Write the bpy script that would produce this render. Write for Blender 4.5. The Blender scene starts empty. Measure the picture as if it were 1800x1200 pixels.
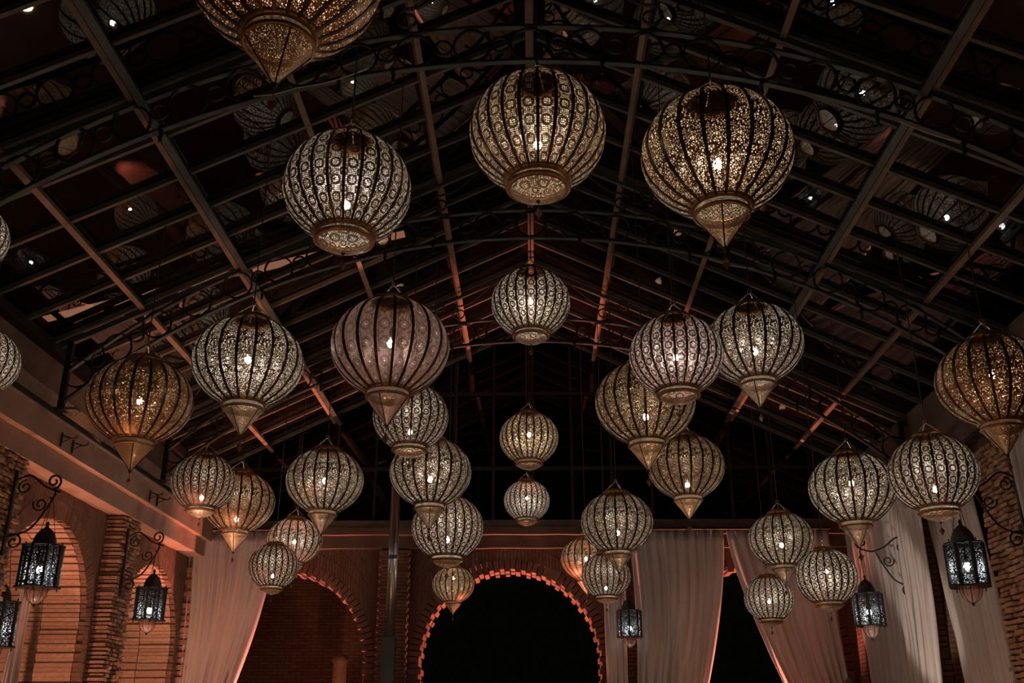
import bpy, math, random
from mathutils import Vector, Matrix
random.seed(7)
PI = math.pi
S = bpy.context.scene
COL = S.collection
EYE = 1.6                       # camera height above the floor; all heights below are relative to the eye and lifted at the end

# ------------------------------------------------------------------ camera, world, exposure, lamps
F = 1750.0
TH = math.atan(0.4); YAW = math.radians(1.216)
cam = bpy.data.cameras.new('camera'); cam.lens = 35.0; cam.sensor_width = 36.0; cam.clip_end = 200
cam_o = bpy.data.objects.new('camera', cam); COL.objects.link(cam_o)
cam_o.rotation_euler = (PI/2 + TH, 0, YAW)
S.camera = cam_o
S.view_settings.view_transform = 'Standard'; S.view_settings.look = 'None'
S.view_settings.gamma = 1.0; S.view_settings.use_curve_mapping = False
S.view_settings.exposure = 0.0
S.cycles.max_bounces = 7; S.cycles.transparent_max_bounces = 24
S.cycles.caustics_reflective = False; S.cycles.caustics_refractive = False
S.cycles.sample_clamp_indirect = 3.0
w = bpy.data.worlds.new('night_sky'); S.world = w; w.use_nodes = True
w.node_tree.nodes['Background'].inputs[0].default_value = (0.30, 0.25, 0.21, 1)
w.node_tree.nodes['Background'].inputs[1].default_value = 0.004

BULB = 350.0                     # radiance of the bulbs inside the globe lanterns
IRON_BULB = 55.0
ORANGE = (1.0, 0.43, 0.26); RED = (1.0, 0.30, 0.20); WARM = (1.0, 0.62, 0.38); WHITE = (1.0, 0.86, 0.72)
def spot(loc, aim, power, color, deg, blend=0.6, r=0.06):
    l = bpy.data.lights.new('uplight', 'SPOT'); l.energy = power; l.color = color
    l.spot_size = math.radians(deg); l.spot_blend = blend; l.shadow_soft_size = r
    o = bpy.data.objects.new('uplight', l); COL.objects.link(o); o.location = loc
    o.rotation_euler = (Vector(aim) - Vector(loc)).to_track_quat('-Z', 'Y').to_euler()
def lamp(loc, power, color, r=0.1):
    l = bpy.data.lights.new('low_fill_light', 'POINT'); l.energy = power; l.color = color; l.shadow_soft_size = r
    o = bpy.data.objects.new('low_fill_light', l); COL.objects.link(o); o.location = loc
# floor uplights along the left wall, in its arches, along the end wall and the right wall
for y in (9.55, 12.75):
    spot((-4.75, y - 0.15, -1.5), (-5.2, y, 3.0), 300, ORANGE, 60)
for y in (11.15, 14.35):
    spot((-5.85, y - 0.7, -1.5), (-5.95, y + 0.5, 2.2), 260, ORANGE, 95)
    spot((-4.9, y, -1.5), (-5.02, y, 3.4), 170, ORANGE, 60)
for x, p in ((-2.2, 1.0), (1.45, 0.8)):
    spot((x - 0.1, 15.72, -1.5), (x, 15.86, 2.8), 75*p, RED, 60)
for x in (-4.03, -0.37, 3.29):
    for sg in (-1, 1):
        spot((x + sg*0.95, 16.3, -1.5), (x - sg*0.5, 16.3, 2.5), 1500, RED, 58, 0.4)
spot((-0.1, 15.4, -1.5), (-0.1, 15.0, 6.6), 420, RED, 34, 0.8)
spot((4.3, 15.0, -1.5), (4.0, 15.8, 2.5), 45, RED, 60)
spot((2.4, 14.6, -1.5), (2.2, 15.8, 2.5), 55, WARM, 70)
spot((-4.6, 14.4, -1.5), (-4.6, 15.9, 2.5), 60, (1.0, 0.72, 0.56), 70)
for y in (9.55, 12.75):
    spot((4.3, y - 0.3, -1.5), (4.7, y + 0.0, 2.6), 18, ORANGE, 50)
spot((2.9, 9.6, -1.4), (4.63, 12.5, 1.5), 400, WHITE, 19, 0.5)
spot((3.2, 8.2, -1.4), (4.8, 11.4, 1.6), 60, WARM, 40, 0.6)
for x, y in ((-2.4, 4.0), (2.4, 4.0), (-2.4, 7.5), (2.4, 7.5), (-2.2, 11.0), (2.2, 11.0), (0, 2.0)):  # unseen warm fill lights, added low to brighten the lantern undersides
    lamp((x, y, -0.55), 22, WARM)

# cove strip lying on the cornice, hidden by the steel rail, washing the coping and the eaves
cv = bpy.data.lights.new('cove_light', 'AREA'); cv.shape = 'RECTANGLE'; cv.size = 9.0; cv.size_y = 0.18; cv.energy = 7; cv.color = (1.0, 0.42, 0.24)
cvo = bpy.data.objects.new('cove_light', cv); COL.objects.link(cvo); cvo.location = (-5.17, 11.2, 3.2)
cvo.rotation_euler = Vector((-0.75, 0, 1.0)).to_track_quat('-Z', 'X').to_euler()

# ------------------------------------------------------------------ node helpers and materials
def newmat(name):
    m = bpy.data.materials.new(name); m.use_nodes = True
    nt = m.node_tree; nt.nodes.clear()
    return m, nt
class N:
    def __init__(s, nt): s.nt = nt
    def node(s, t, **kw):
        n = s.nt.nodes.new(t)
        for k, v in kw.items(): setattr(n, k, v)
        return n
    def put(s, sock, v):
        if isinstance(v, bpy.types.NodeSocket): s.nt.links.new(v, sock)
        elif v is not None: sock.default_value = v
    def math(s, op, a, b=None, c=None):
        n = s.node('ShaderNodeMath', operation=op)
        for i, v in enumerate((a, b, c)):
            if v is not None: s.put(n.inputs[i], v)
        return n.outputs[0]
    def mix(s, f, a, b):
        n = s.node('ShaderNodeMix', data_type='RGBA'); s.put(n.inputs[0], f); s.put(n.inputs[6], a); s.put(n.inputs[7], b)
        return n.outputs[2]
    def noise(s, vec, scale, detail=3.0, rough=0.55):
        n = s.node('ShaderNodeTexNoise'); s.put(n.inputs['Vector'], vec); n.inputs['Scale'].default_value = scale
        n.inputs['Detail'].default_value = detail; n.inputs['Roughness'].default_value = rough
        return n.outputs[0]
    def ramp(s, f, a, b):
        n = s.node('ShaderNodeMapRange'); s.put(n.inputs[0], f); n.inputs[1].default_value = a; n.inputs[2].default_value = b
        return n.outputs[0]
    def bsdf(s, base, rough=0.6, metal=0.0, **kw):
        n = s.node('ShaderNodeBsdfPrincipled'); s.put(n.inputs['Base Color'], base); s.put(n.inputs['Roughness'], rough)
        s.put(n.inputs['Metallic'], metal)
        for k, v in kw.items(): s.put(n.inputs[k.replace('_', ' ')], v)
        return n
    def bump(s, h, strength, dist=0.01):
        n = s.node('ShaderNodeBump'); s.put(n.inputs['Height'], h); n.inputs['Strength'].default_value = strength
        n.inputs['Distance'].default_value = dist
        return n.outputs[0]
    def out(s, sh):
        o = s.node('ShaderNodeOutputMaterial'); s.nt.links.new(sh, o.inputs['Surface'])
def c4(c): return (c[0], c[1], c[2], 1.0)

def plain(name, c1, c2, rough=0.6, metal=0.0, scale=8.0, bump=0.0):
    m, nt = newmat(name); n = N(nt)
    tc = n.node('ShaderNodeTexCoord').outputs['Object']
    f = n.noise(tc, scale)
    b = n.bsdf(n.mix(n.ramp(f, 0.3, 0.7), c4(c1), c4(c2)), rough, metal)
    if bump: n.put(b.inputs['Normal'], n.bump(n.noise(tc, scale*4), bump))
    n.out(b.outputs[0]); return m

def brick_mat(name, c1, c2, mortar, bw=0.24, bh=0.06, rough_bump=0.7):
    m, nt = newmat(name); n = N(nt)
    uv = n.node('ShaderNodeUVMap').outputs[0]
    wob = n.node('ShaderNodeVectorMath', operation='ADD')
    nz = n.node('ShaderNodeTexNoise'); n.put(nz.inputs['Vector'], uv); nz.inputs['Scale'].default_value = 5.0
    sc = n.node('ShaderNodeVectorMath', operation='SCALE'); n.put(sc.inputs[0], nz.outputs['Color']); sc.inputs['Scale'].default_value = 0.03
    n.put(wob.inputs[0], uv); n.put(wob.inputs[1], sc.outputs[0])
    bt = n.node('ShaderNodeTexBrick'); n.put(bt.inputs['Vector'], wob.outputs[0])
    bt.inputs['Color1'].default_value = c4(c1); bt.inputs['Color2'].default_value = c4(c2); bt.inputs['Mortar'].default_value = c4(mortar)
    bt.inputs['Scale'].default_value = 1.0; bt.inputs['Mortar Size'].default_value = 0.009
    bt.inputs['Brick Width'].default_value = bw; bt.inputs['Row Height'].default_value = bh; bt.inputs['Bias'].default_value = -0.1
    f = n.noise(uv, 18.0, 4)
    col = n.mix(n.math('MULTIPLY', n.ramp(f, 0.35, 0.75), 0.45), bt.outputs['Color'], c4([x*0.45 for x in c1]))
    h = n.math('ADD', n.math('MULTIPLY', bt.outputs['Fac'], -1.0), n.math('MULTIPLY', f, 0.9))
    b = n.bsdf(col, 0.85); n.put(b.inputs['Normal'], n.bump(h, rough_bump, 0.025))
    n.out(b.outputs[0]); return m

def varied(name, c1, c2, c3, rough=0.85, bump=0.6, scale=14.0):
    """clay pieces: each object gets its own tint, with a rough grain"""
    m, nt = newmat(name); n = N(nt)
    r = n.node('ShaderNodeObjectInfo').outputs['Random']
    tc = n.node('ShaderNodeTexCoord').outputs['Object']
    f = n.noise(tc, scale, 4)
    col = n.mix(r, c4(c1), c4(c2)); col = n.mix(n.math('MULTIPLY', n.ramp(f, 0.4, 0.8), 0.6), col, c4(c3))
    b = n.bsdf(col, rough); n.put(b.inputs['Normal'], n.bump(f, bump, 0.02))
    n.out(b.outputs[0]); return m

def pierced(name, inner, outer, style, openness, dens=8.0, ringy=0.85):
    """sheet metal with pierced medallions; UV: u across the panel 0..1, v along it in panel widths"""
    m, nt = newmat(name); n = N(nt)
    uv = n.node('ShaderNodeUVMap').outputs[0]
    sep = n.node('ShaderNodeSeparateXYZ'); n.put(sep.inputs[0], uv)
    u, v = sep.outputs[0], sep.outputs[1]
    rnd = n.node('ShaderNodeObjectInfo').outputs['Random']
    def cell_dist(uu, vv, su, sv):
        a = n.math('SUBTRACT', n.math('FRACT', n.math('MULTIPLY', uu, su)), 0.5)
        b = n.math('SUBTRACT', n.math('FRACT', n.math('MULTIPLY', vv, sv)), 0.5)
        a = n.math('DIVIDE', a, su); b = n.math('DIVIDE', b, sv)
        return n.math('SQRT', n.math('ADD', n.math('MULTIPLY', a, a), n.math('MULTIPLY', b, b)))
    def band(d, lo, hi):
        return n.math('MULTIPLY', n.math('GREATER_THAN', d, lo), n.math('LESS_THAN', d, hi))
    lump = n.noise(uv, 1.6, 2)
    # fine holes
    if style == 'dots':
        d = cell_dist(u, v, dens, dens)
        rad = n.math('MULTIPLY', n.math('ADD', 0.62, n.math('MULTIPLY', lump, 0.7)), openness*0.5/dens)
        hole = n.math('LESS_THAN', d, rad)
    else:
        vo = n.node('ShaderNodeTexVoronoi', feature='DISTANCE_TO_EDGE'); n.put(vo.inputs['Vector'], uv); vo.inputs['Scale'].default_value = dens
        thr = n.math('MULTIPLY', n.math('ADD', 0.72, n.math('MULTIPLY', lump, 0.56)), 0.42*(1.12 - openness))
        hole = n.math('GREATER_THAN', vo.outputs['Distance'], thr)
    # medallions down the middle and half medallions at the edges
    vh = n.math('ADD', v, 0.5)
    d1 = cell_dist(u, v, 1.0, 1.0)
    d2 = cell_dist(n.math('ADD', u, 0.5), vh, 1.0, 1.0)
    if style == 'dots':
        solid = n.math('MAXIMUM', band(d1, 0.20, 0.33), band(d2, 0.15, 0.27))
        clear = n.math('LESS_THAN', d1, 0.05)
    else:
        solid = n.math('MAXIMUM', n.math('MAXIMUM', band(d1, 0.31, 0.38), band(d1, 0.15, 0.19)), band(d2, 0.25, 0.31))
        clear = n.math('LESS_THAN', d1, 0.05)
    edge = n.math('MULTIPLY', n.math('GREATER_THAN', n.math('ABSOLUTE', n.math('SUBTRACT', u, 0.5)), 0.47), n.math('LESS_THAN', n.math('ABSOLUTE', n.math('SUBTRACT', u, 0.5)), 0.51))
    hole = n.math('MAXIMUM', hole, n.math('MULTIPLY', clear, 0.9))
    hole = n.math('MULTIPLY', hole, n.math('SUBTRACT', 1.0, n.math('MULTIPLY', solid, ringy)))
    hole = n.math('MULTIPLY', hole, n.math('SUBTRACT', 1.0, edge))
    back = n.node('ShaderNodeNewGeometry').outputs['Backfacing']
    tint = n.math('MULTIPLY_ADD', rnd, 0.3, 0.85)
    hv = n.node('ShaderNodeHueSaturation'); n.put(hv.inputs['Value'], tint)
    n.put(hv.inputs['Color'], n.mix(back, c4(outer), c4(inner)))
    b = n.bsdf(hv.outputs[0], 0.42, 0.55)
    n.put(b.inputs['Normal'], n.bump(n.math('ADD', solid, n.math('MULTIPLY', lump, 0.5)), 0.35, 0.01))
    tr = n.node('ShaderNodeBsdfTransparent')
    mx = n.node('ShaderNodeMixShader'); n.put(mx.inputs[0], hole)
    nt.links.new(b.outputs[0], mx.inputs[1]); nt.links.new(tr.outputs[0], mx.inputs[2])
    n.out(mx.outputs[0]); return m

def emis(name, col, strength):
    m, nt = newmat(name); n = N(nt); e = n.node('ShaderNodeEmission')
    e.inputs[0].default_value = c4(col); e.inputs[1].default_value = strength
    n.out(e.outputs[0]); return m

def pane_glass(name, tint, ior, dust, dustcol):
    m, nt = newmat(name); n = N(nt)
    tc = n.node('ShaderNodeTexCoord').outputs['Object']
    fr = n.node('ShaderNodeFresnel'); fr.inputs[0].default_value = ior
    warp = n.bump(n.noise(tc, 1.3, 2), 0.05, 0.03)
    g = n.node('ShaderNodeBsdfGlossy'); g.inputs['Roughness'].default_value = 0.015; n.put(g.inputs['Normal'], warp)
    t = n.node('ShaderNodeBsdfTransparent'); t.inputs[0].default_value = c4(tint)
    d = n.node('ShaderNodeBsdfDiffuse'); d.inputs[0].default_value = c4(dustcol)
    m1 = n.node('ShaderNodeMixShader'); n.put(m1.inputs[0], fr.outputs[0]); nt.links.new(t.outputs[0], m1.inputs[1]); nt.links.new(g.outputs[0], m1.inputs[2])
    m2 = n.node('ShaderNodeMixShader'); n.put(m2.inputs[0], n.math('MULTIPLY', n.ramp(n.noise(tc, 2.0, 4), 0.25, 0.8), dust))
    nt.links.new(m1.outputs[0], m2.inputs[1]); nt.links.new(d.outputs[0], m2.inputs[2])
    n.out(m2.outputs[0]); return m

def cloth(name, c1, c2):
    m, nt = newmat(name); n = N(nt)
    tc = n.node('ShaderNodeTexCoord').outputs['Object']
    col = n.mix(n.noise(tc, 3.0), c4(c1), c4(c2))
    d = n.bsdf(col, 0.8); t = n.node('ShaderNodeBsdfTranslucent'); n.put(t.inputs[0], col)
    n.put(d.inputs['Normal'], n.bump(n.noise(tc, 260.0, 2), 0.08, 0.004))
    mx = n.node('ShaderNodeMixShader'); mx.inputs[0].default_value = 0.22
    nt.links.new(d.outputs[0], mx.inputs[1]); nt.links.new(t.outputs[0], mx.inputs[2])
    n.out(mx.outputs[0]); return m

M = dict(
    steel=plain('dark_green_painted_steel', (0.05, 0.058, 0.052), (0.085, 0.09, 0.078), 0.5, 0.2, 5, 0.1),
    black_iron=plain('black_wrought_iron', (0.015, 0.013, 0.012), (0.03, 0.026, 0.022), 0.55, 0.4, 10),
    wood=plain('brown_timber_bar', (0.17, 0.11, 0.075), (0.26, 0.175, 0.12), 0.7, 0, 6, 0.2),
    bar=plain('weathered_grey_bar', (0.075, 0.067, 0.054), (0.13, 0.113, 0.09), 0.6, 0.0, 6, 0.15),
    glass=pane_glass('roof_glass', (0.45, 0.41, 0.38), 2.4, 0.03, (0.30, 0.22, 0.16)),
    gable_glass=pane_glass('gable_glass', (0.5, 0.45, 0.42), 1.5, 0.01, (0.2, 0.15, 0.1)),
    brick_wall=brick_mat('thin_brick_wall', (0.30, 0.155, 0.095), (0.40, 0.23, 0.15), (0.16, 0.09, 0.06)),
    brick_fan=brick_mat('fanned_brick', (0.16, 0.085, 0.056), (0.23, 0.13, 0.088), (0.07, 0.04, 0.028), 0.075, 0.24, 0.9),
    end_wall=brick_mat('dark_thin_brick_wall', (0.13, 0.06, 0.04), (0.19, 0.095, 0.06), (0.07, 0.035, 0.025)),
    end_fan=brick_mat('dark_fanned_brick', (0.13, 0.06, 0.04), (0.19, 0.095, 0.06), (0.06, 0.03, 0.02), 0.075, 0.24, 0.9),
    end_brick=varied('dark_red_clay_brick', (0.12, 0.055, 0.036), (0.18, 0.085, 0.055), (0.09, 0.04, 0.028)),
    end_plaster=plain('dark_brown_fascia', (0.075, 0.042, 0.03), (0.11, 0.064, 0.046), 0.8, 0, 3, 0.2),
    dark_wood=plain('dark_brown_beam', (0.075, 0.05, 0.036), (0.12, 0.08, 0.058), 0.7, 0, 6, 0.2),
    brick=varied('clay_brick', (0.30, 0.15, 0.09), (0.50, 0.29, 0.19), (0.22, 0.12, 0.08)),
    rough_brick=varied('rough_pale_brick', (0.36, 0.21, 0.135), (0.52, 0.34, 0.23), (0.25, 0.14, 0.09), 0.9, 1.0, 22.0),
    shaded_face_brick=varied('shaded_brown_face_brick', (0.17, 0.09, 0.06), (0.24, 0.135, 0.09), (0.12, 0.065, 0.045), 0.9, 0.6, 20.0),  # front course of the left arches: same brick, shade put into a darker colour
    pale_brick=varied('pale_arch_brick', (0.42, 0.26, 0.18), (0.54, 0.36, 0.26), (0.34, 0.20, 0.135), 0.9, 0.8, 20.0),
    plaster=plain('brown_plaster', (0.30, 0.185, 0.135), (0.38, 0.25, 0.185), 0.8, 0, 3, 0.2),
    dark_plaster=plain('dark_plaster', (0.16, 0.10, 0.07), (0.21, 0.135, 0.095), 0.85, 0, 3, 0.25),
    floor=plain('terracotta_floor', (0.12, 0.062, 0.042), (0.16, 0.088, 0.06), 0.5, 0, 4),
    curtain=cloth('rose_grey_curtain', (0.58, 0.50, 0.47), (0.66, 0.57, 0.54)),
    rib=plain('dark_brass_rib', (0.05, 0.028, 0.014), (0.09, 0.05, 0.025), 0.4, 0.6, 12),
    ring=plain('antique_brass_ring', (0.28, 0.14, 0.055), (0.40, 0.21, 0.09), 0.38, 0.65, 12),
    socket=plain('lamp_socket', (0.2, 0.17, 0.13), (0.3, 0.25, 0.2), 0.5, 0.3, 12),
    cord=plain('dark_cord', (0.03, 0.022, 0.018), (0.05, 0.04, 0.03), 0.7, 0, 20),
    chain=plain('pale_brass_chain', (0.35, 0.26, 0.17), (0.5, 0.38, 0.26), 0.4, 0.6, 20),
    bulb=emis('white_bulb', (1.0, 0.93, 0.84), BULB),
    iron_bulb=emis('cool_white_bulb', (0.92, 0.97, 1.0), IRON_BULB),
    garden_bulb=emis('garden_bulb', (0.9, 0.96, 1.0), 6.0),
    pole=plain('brushed_metal_pole', (0.42, 0.41, 0.40), (0.5, 0.49, 0.48), 0.28, 0.9, 6),
    white_cable=plain('pale_cable', (0.5, 0.42, 0.36), (0.6, 0.5, 0.42), 0.6, 0, 20),
    leaf=plain('green_leaf', (0.035, 0.07, 0.03), (0.06, 0.11, 0.04), 0.5, 0, 8),
    pendant=plain('amber_glass_pendant', (0.16, 0.08, 0.045), (0.26, 0.14, 0.08), 0.2, 0.3, 10),
    bowl=None,
)
PIERCED = {
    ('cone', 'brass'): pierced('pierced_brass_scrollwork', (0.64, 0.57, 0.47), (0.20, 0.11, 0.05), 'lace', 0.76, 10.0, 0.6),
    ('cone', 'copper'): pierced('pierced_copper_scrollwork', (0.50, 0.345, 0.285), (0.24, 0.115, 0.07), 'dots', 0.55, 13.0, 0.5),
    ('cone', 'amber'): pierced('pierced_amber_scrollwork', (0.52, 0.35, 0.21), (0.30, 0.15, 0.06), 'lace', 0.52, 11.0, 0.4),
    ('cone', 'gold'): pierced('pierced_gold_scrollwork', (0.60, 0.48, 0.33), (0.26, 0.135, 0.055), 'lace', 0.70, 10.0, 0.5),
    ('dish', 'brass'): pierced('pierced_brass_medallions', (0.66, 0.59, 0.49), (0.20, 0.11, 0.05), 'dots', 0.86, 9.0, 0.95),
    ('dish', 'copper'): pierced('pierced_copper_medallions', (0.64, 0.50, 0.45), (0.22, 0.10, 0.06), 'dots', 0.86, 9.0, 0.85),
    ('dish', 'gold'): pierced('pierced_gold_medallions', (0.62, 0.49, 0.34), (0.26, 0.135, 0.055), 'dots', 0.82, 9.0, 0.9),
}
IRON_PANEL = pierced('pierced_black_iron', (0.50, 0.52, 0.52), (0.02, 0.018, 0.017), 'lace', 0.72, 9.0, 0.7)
def bowl_mat():
    m, nt = newmat('clouded_bowl_glass'); n = N(nt)
    b = n.bsdf((0.75, 0.55, 0.48, 1), 0.15); t = n.node('ShaderNodeBsdfTransparent'); t.inputs[0].default_value = (0.9, 0.75, 0.68, 1)
    mx = n.node('ShaderNodeMixShader'); mx.inputs[0].default_value = 0.72
    nt.links.new(b.outputs[0], mx.inputs[1]); nt.links.new(t.outputs[0], mx.inputs[2]); n.out(mx.outputs[0]); return m
M['bowl'] = bowl_mat()

# ------------------------------------------------------------------ mesh helpers
class MB:
    """collects vertices, faces and uvs of one mesh"""
    def __init__(s): s.v = []; s.f = []; s.uv = []; s.smooth = []
    def quad(s, pts, uvs=None, smooth=False):
        b = len(s.v); s.v += [tuple(p) for p in pts]; s.f.append(tuple(range(b, b + len(pts))))
        s.uv.append(uvs or [(0, 0)]*len(pts)); s.smooth.append(smooth)
    def box(s, lo, hi, fn=None):
        x0, y0, z0 = lo; x1, y1, z1 = hi
        p = [(x0,y0,z0),(x1,y0,z0),(x1,y1,z0),(x0,y1,z0),(x0,y0,z1),(x1,y0,z1),(x1,y1,z1),(x0,y1,z1)]
        if fn: p = [fn(*q) for q in p]
        s.hexa(p)
    def hexa(s, p):
        b = len(s.v); s.v += [tuple(q) for q in p]
        for f in ((0,3,2,1),(4,5,6,7),(0,1,5,4),(1,2,6,5),(2,3,7,6),(3,0,4,7)):
            s.f.append(tuple(b+i for i in f)); s.uv.append([(0,0)]*4); s.smooth.append(False)
    def grid(s, rows, uvs=None, smooth=True, closed=False):
        """rows of equal length points; faces between successive rows"""
        b = len(s.v); n = len(rows[0])
        for r in rows: s.v += [tuple(p) for p in r]
        for i in range(len(rows)-1):
            for j in range(n if closed else n-1):
                k = (j+1) % n
                s.f.append((b+i*n+j, b+i*n+k, b+(i+1)*n+k, b+(i+1)*n+j))
                if uvs:
                    k2 = j+1
                    s.uv.append([uvs[i][j], uvs[i][k2 if k2 < len(uvs[i]) else k], uvs[i+1][k2 if k2 < len(uvs[i+1]) else k], uvs[i+1][j]])
                else: s.uv.append([(0,0)]*4)
                s.smooth.append(smooth)
    def tube(s, pts, r, sides=6, closed=False):
        pts = [Vector(p) for p in pts]; rows = []; n = len(pts)
        up = Vector((0, 0, 1))
        prev = None
        for i, p in enumerate(pts):
            a = pts[(i-1) % n] if (closed or i) else pts[0]
            c = pts[(i+1) % n] if (closed or i < n-1) else pts[-1]
            t = (c - a).normalized()
            if prev is None:
                q = t.cross(up)
                if q.length < 0.05: q = t.cross(Vector((1, 0, 0)))
            else: q = prev - t*prev.dot(t)
            q.normalize(); prev = q; w_ = t.cross(q)
            rr = r[i] if isinstance(r, (list, tuple)) else r
            rows.append([p + (q*math.cos(2*PI*k/sides) + w_*math.sin(2*PI*k/sides))*rr for k in range(sides)])
        if closed: rows.append(rows[0])
        s.grid(rows, None, True, True)
    def lathe(s, prof, segs=24, uvw=None, z0=0.0):
        rows = []; uvs = []; L = 0.0
        for i, (r, z) in enumerate(prof):
            if i: L += math.hypot(r - prof[i-1][0], z - prof[i-1][1])
            rows.append([(r*math.cos(2*PI*k/segs), r*math.sin(2*PI*k/segs), z + z0) for k in range(segs)])
            if uvw: uvs.append([(2.0 + k/segs*uvw[0], L*uvw[1]) for k in range(segs+1)])
        s.grid(rows, uvs if uvw else None, True, True)
    def sweep(s, pts, nrm, w, h, side=Vector((0, 1, 0))):
        """rectangular bar: half widths w along side, h along the given normals"""
        rows = []
        for p, nn in zip(pts, nrm):
            p = Vector(p); nn = Vector(nn)
            rows.append([p + side*a*w + nn*b*h for a, b in ((-1,-1),(1,-1),(1,1),(-1,1))])
        s.grid(rows, None, False, True)
        s.quad(rows[0][::-1]); s.quad(rows[-1])
    def bar(s, a, b, w, h, up=Vector((0, 0, 1))):
        a = Vector(a); b = Vector(b); t = (b-a).normalized(); q = t.cross(up)
        if q.length < 1e-4: q = t.cross(Vector((1, 0, 0)))
        q.normalize(); n_ = q.cross(t)
        s.hexa([a-q*w-n_*h, a+q*w-n_*h, b+q*w-n_*h, b-q*w-n_*h, a-q*w+n_*h, a+q*w+n_*h, b+q*w+n_*h, b-q*w+n_*h])
    def mesh(s, name, mat):
        me = bpy.data.meshes.new(name); me.from_pydata(s.v, [], s.f)
        ul = me.uv_layers.new(name='UVMap'); flat = [c for f in s.uv for p in f for c in p]
        ul.data.foreach_set('uv', flat); me.polygons.foreach_set('use_smooth', s.smooth)
        me.materials.append(mat); me.update(); return me
    def build(s, name, mat, parent=None):
        return link(s.mesh(name, mat), name, parent)
def link(me, name, parent=None, loc=None, rot=None, scale=None):
    o = bpy.data.objects.new(name, me); COL.objects.link(o)
    if parent is not None: o.parent = parent
    if loc is not None: o.location = loc
    if rot is not None: o.rotation_euler = rot
    if scale is not None: o.scale = scale
    return o
def root(name, loc=(0, 0, 0), rz=0.0, scale=None):
    o = bpy.data.objects.new(name, None); COL.objects.link(o); o.location = loc; o.rotation_euler.z = rz
    if scale: o.scale = (scale,)*3
    o.empty_display_size = 0.2
    return o
def tag(o, label=None, cat=None, group=None, kind=None):
    for k, v in (('label', label), ('category', cat), ('group', group), ('kind', kind)):
        if v: o[k] = v
    return o
def ray(u, v):
    r = (u-900)/F; p = (600-v)/F
    y = math.cos(TH) - p*math.sin(TH); z = math.sin(TH) + p*math.cos(TH)
    return Vector((r*math.cos(YAW) - y*math.sin(YAW), r*math.sin(YAW) + y*math.cos(YAW), z))
def at_y(u, v, Y): d = ray(u, v); return d*(Y/d.y)
def at_x(u, v, X): d = ray(u, v); return d*(X/d.x)

# ------------------------------------------------------------------ hall dimensions
RIDGE = 6.69; SLOPE = 0.48
XL, XR, YE = -5.4, 4.95, 16.0
EAVE = 5.55
Y0, DY = 6.96, 0.64
def roof_z(x): return RIDGE - SLOPE*abs(x)

# floor
b = MB(); b.box((-9, -2, -1.7), (9, 21, -1.6)); tag(b.build('floor', M['floor']), 'terracotta coloured floor of the long hall', None, None, 'structure')

# walls with arched openings ------------------------------------------------
def arch_wall(mb_wall, mb_fan, mapf, s0, s1, z0, z1, thick, arches, rise=1.0):
    """front and back faces and reveals; arches: (centre, half width, spring height)"""
    n = 26
    def face(mb, pts, uvs):
        mb.quad([mapf(a, 0, z) for a, z in pts], uvs)
        mb.quad([mapf(a, thick, z) for a, z in pts][::-1], uvs[::-1])
    edge = s0
    for (c, hw, zs) in arches:
        face(mb_wall, [(edge, z0), (c-hw, z0), (c-hw, z1), (edge, z1)], [(edge, z0), (c-hw, z0), (c-hw, z1), (edge, z1)])
        prev = None
        for i in range(n+1):
            t = PI - PI*i/n; a = c + hw*math.cos(t); z = zs + hw*rise*math.sin(t)
            if prev:
                (pa, pz, pt) = prev
                top = lambda q: max(z1 - zs, 0.1)
                u0, u1 = -pt*hw*1.3, -t*hw*1.3
                face(mb_fan, [(pa, pz), (a, z), (a, z1), (pa, z1)], [(u0, 0), (u1, 0), (u1, z1-z), (u0, z1-pz)])
                mb_wall.quad([mapf(pa, 0, pz), mapf(pa, thick, pz), mapf(a, thick, z), mapf(a, 0, z)], [(0, pt*hw), (thick, pt*hw), (thick, t*hw), (0, t*hw)])
            prev = (a, z, t)
        for sg in (-1, 1):
            a = c + sg*hw
            q = [mapf(a, 0, z0), mapf(a, thick, z0), mapf(a, thick, zs), mapf(a, 0, zs)]
            mb_wall.quad(q if sg < 0 else q[::-1], [(0, z0), (thick, z0), (thick, zs), (0, zs)])
        edge = c + hw
    face(mb_wall, [(edge, z0), (s1, z0), (s1, z1), (edge, z1)], [(edge, z0), (s1, z0), (s1, z1), (edge, z1)])

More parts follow.
